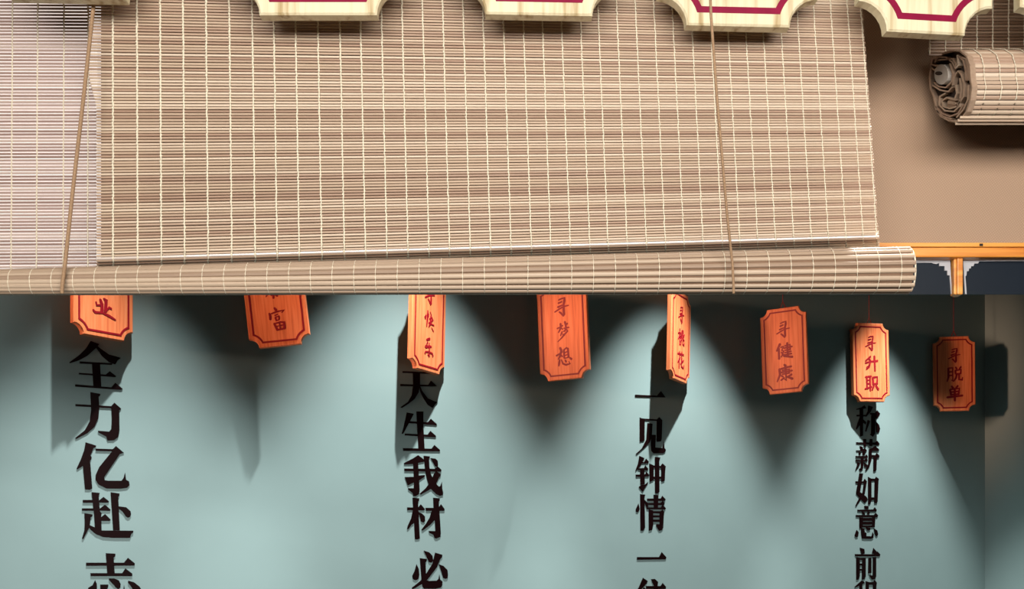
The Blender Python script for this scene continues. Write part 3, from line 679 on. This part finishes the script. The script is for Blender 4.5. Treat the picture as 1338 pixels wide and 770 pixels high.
CHARS.append(('薪', 'second in the fourth column', (1105, 570, 15.4), [
 [(215, 125), (600, 130), (635, 95), (685, 155), (665, 185), (215, 155)], [(355, 60), (415, 60), (415, 220), (365, 210)], [(490, 60), (540, 60), (540, 200), (480, 200)], [(285, 200), (340, 215), (360, 280), (310, 290)],
 [(215, 290), (350, 285), (380, 240), (430, 290), (420, 310), (215, 310)], [(265, 310), (310, 340), (300, 380), (270, 380)], [(350, 300), (410, 320), (380, 390), (340, 380)], [(205, 400), (390, 405), (420, 370), (450, 415), (440, 440), (205, 435)],
 [(205, 475), (390, 480), (420, 445), (445, 480), (440, 510), (210, 515)], [(310, 400), (365, 400), (355, 650), (320, 700), (285, 700), (275, 660), (310, 640)], [(235, 520), (300, 540), (270, 610), (210, 690), (200, 690), (230, 600)], [(370, 520), (440, 580), (430, 620), (380, 620)],
 [(600, 200), (675, 270), (670, 300), (520, 300), (475, 270), (540, 240)], [(470, 270), (530, 290), (520, 480), (480, 620), (410, 705), (400, 690), (460, 560)], [(520, 380), (600, 385), (630, 340), (685, 400), (670, 440), (520, 420)], [(565, 420), (630, 430), (620, 690), (590, 715), (560, 710)]]))
CHARS.append(('如', 'third in the fourth column', (1105, 612, 13.75), [
 [(250, 90), (315, 95), (265, 400), (260, 430), (370, 510), (400, 560), (350, 630), (320, 610), (190, 465), (190, 440), (240, 150)], [(180, 235), (320, 235), (345, 190), (385, 240), (370, 270), (185, 275)],
 [(330, 245), (380, 250), (345, 460), (270, 570), (190, 690), (178, 680), (230, 570), (310, 430)], [(405, 155), (465, 190), (465, 580), (440, 650), (405, 655)], [(440, 185), (530, 190), (550, 155), (600, 195), (590, 225), (440, 230)],
 [(525, 190), (592, 200), (575, 600), (560, 635), (515, 635)], bar(450, 525, 540, 570)]))
CHARS.append(('意', 'fourth in the fourth column', (1105, 655, 13.75), [
 [(340, 85), (410, 90), (415, 140), (360, 150), (335, 110)], [(215, 155), (500, 150), (525, 110), (560, 160), (550, 190), (215, 190)], [(290, 190), (340, 200), (350, 250), (310, 240)], [(400, 190), (440, 200), (420, 245), (385, 240)],
 [(185, 250), (510, 250), (545, 215), (585, 260), (570, 292), (190, 285)], [(250, 290), (310, 295), (310, 470), (250, 500)], [(480, 290), (535, 290), (525, 470), (480, 470)], bar(300, 304, 490, 357), bar(300, 373, 490, 424), bar(300, 440, 490, 472),
 [(200, 520), (235, 560), (225, 640), (190, 655), (165, 620)], [(280, 480), (340, 500), (345, 560), (375, 570), (375, 630), (470, 635), (488, 560), (505, 600), (500, 660), (460, 680), (300, 675), (280, 560)],
 [(360, 470), (440, 480), (445, 520), (400, 530)], [(510, 490), (570, 530), (585, 600), (560, 635), (530, 600)]]))
CHARS.append(('前', 'fifth in the fourth column', (1105, 700, 11), [
 [(205, 175), (270, 195), (275, 260), (230, 270)], [(400, 180), (465, 250), (455, 280), (380, 260)], [(135, 268), (420, 270), (460, 230), (500, 275), (490, 300), (140, 300)], [(155, 310), (205, 320), (205, 580), (190, 635), (155, 640)], bar(190, 325, 290, 352),
 [(240, 320), (290, 320), (290, 590), (270, 630), (235, 640)], bar(200, 402, 250, 430), bar(200, 478, 250, 505), [(330, 320), (372, 320), (372, 540), (325, 545)], [(392, 310), (440, 310), (440, 590), (420, 630), (380, 635), (340, 570), (392, 575)]]))
CHARS.append(('程', 'cut by the lower frame edge in the fourth column', (1105, 700, 11), [
 [(235, 645), (280, 680), (140, 750), (130, 740)], bar(140, 790, 285, 815), bar(200, 690, 242, 1080), [(200, 815), (205, 870), (140, 960), (130, 950)], [(245, 830), (280, 880), (265, 900), (240, 860)],
 [(290, 655), (335, 670), (335, 830), (290, 840)], [(320, 670), (400, 670), (420, 640), (450, 680), (445, 710), (320, 710)], [(395, 690), (445, 690), (440, 830), (395, 840)], bar(320, 800, 400, 828), bar(290, 880, 450, 905), bar(300, 960, 440, 985), bar(280, 1050, 460, 1080), bar(350, 890, 392, 1060)]))
LT = 0.0018
for ch, where, (x0, y0, s), polys in CHARS:
    pts = [p for q in polys for p in q]
    mx = x0 + sum(p[0] for p in pts) / len(pts) / s; my = y0 + sum(p[1] for p in pts) / len(pts) / s
    base = on_wall(mx, my, 0.0)
    bm = bmesh.new()
    for k, q in enumerate(polys):
        off = LT + 0.00004 * k
        fr = [on_wall(x0 + a / s, y0 + c / s, off) for a, c in q]
        prism(bm, [p - base for p in fr], [p - WN * (off - 0.0002) - base for p in fr])
    o = link('wall_character', fin(bm, 'wall_character'), 'letter'); o.location = base
    tag(o, 'raised dark maroon wall character %s, %s' % (ch, where), 'lettering', 'raised characters on the teal wall')
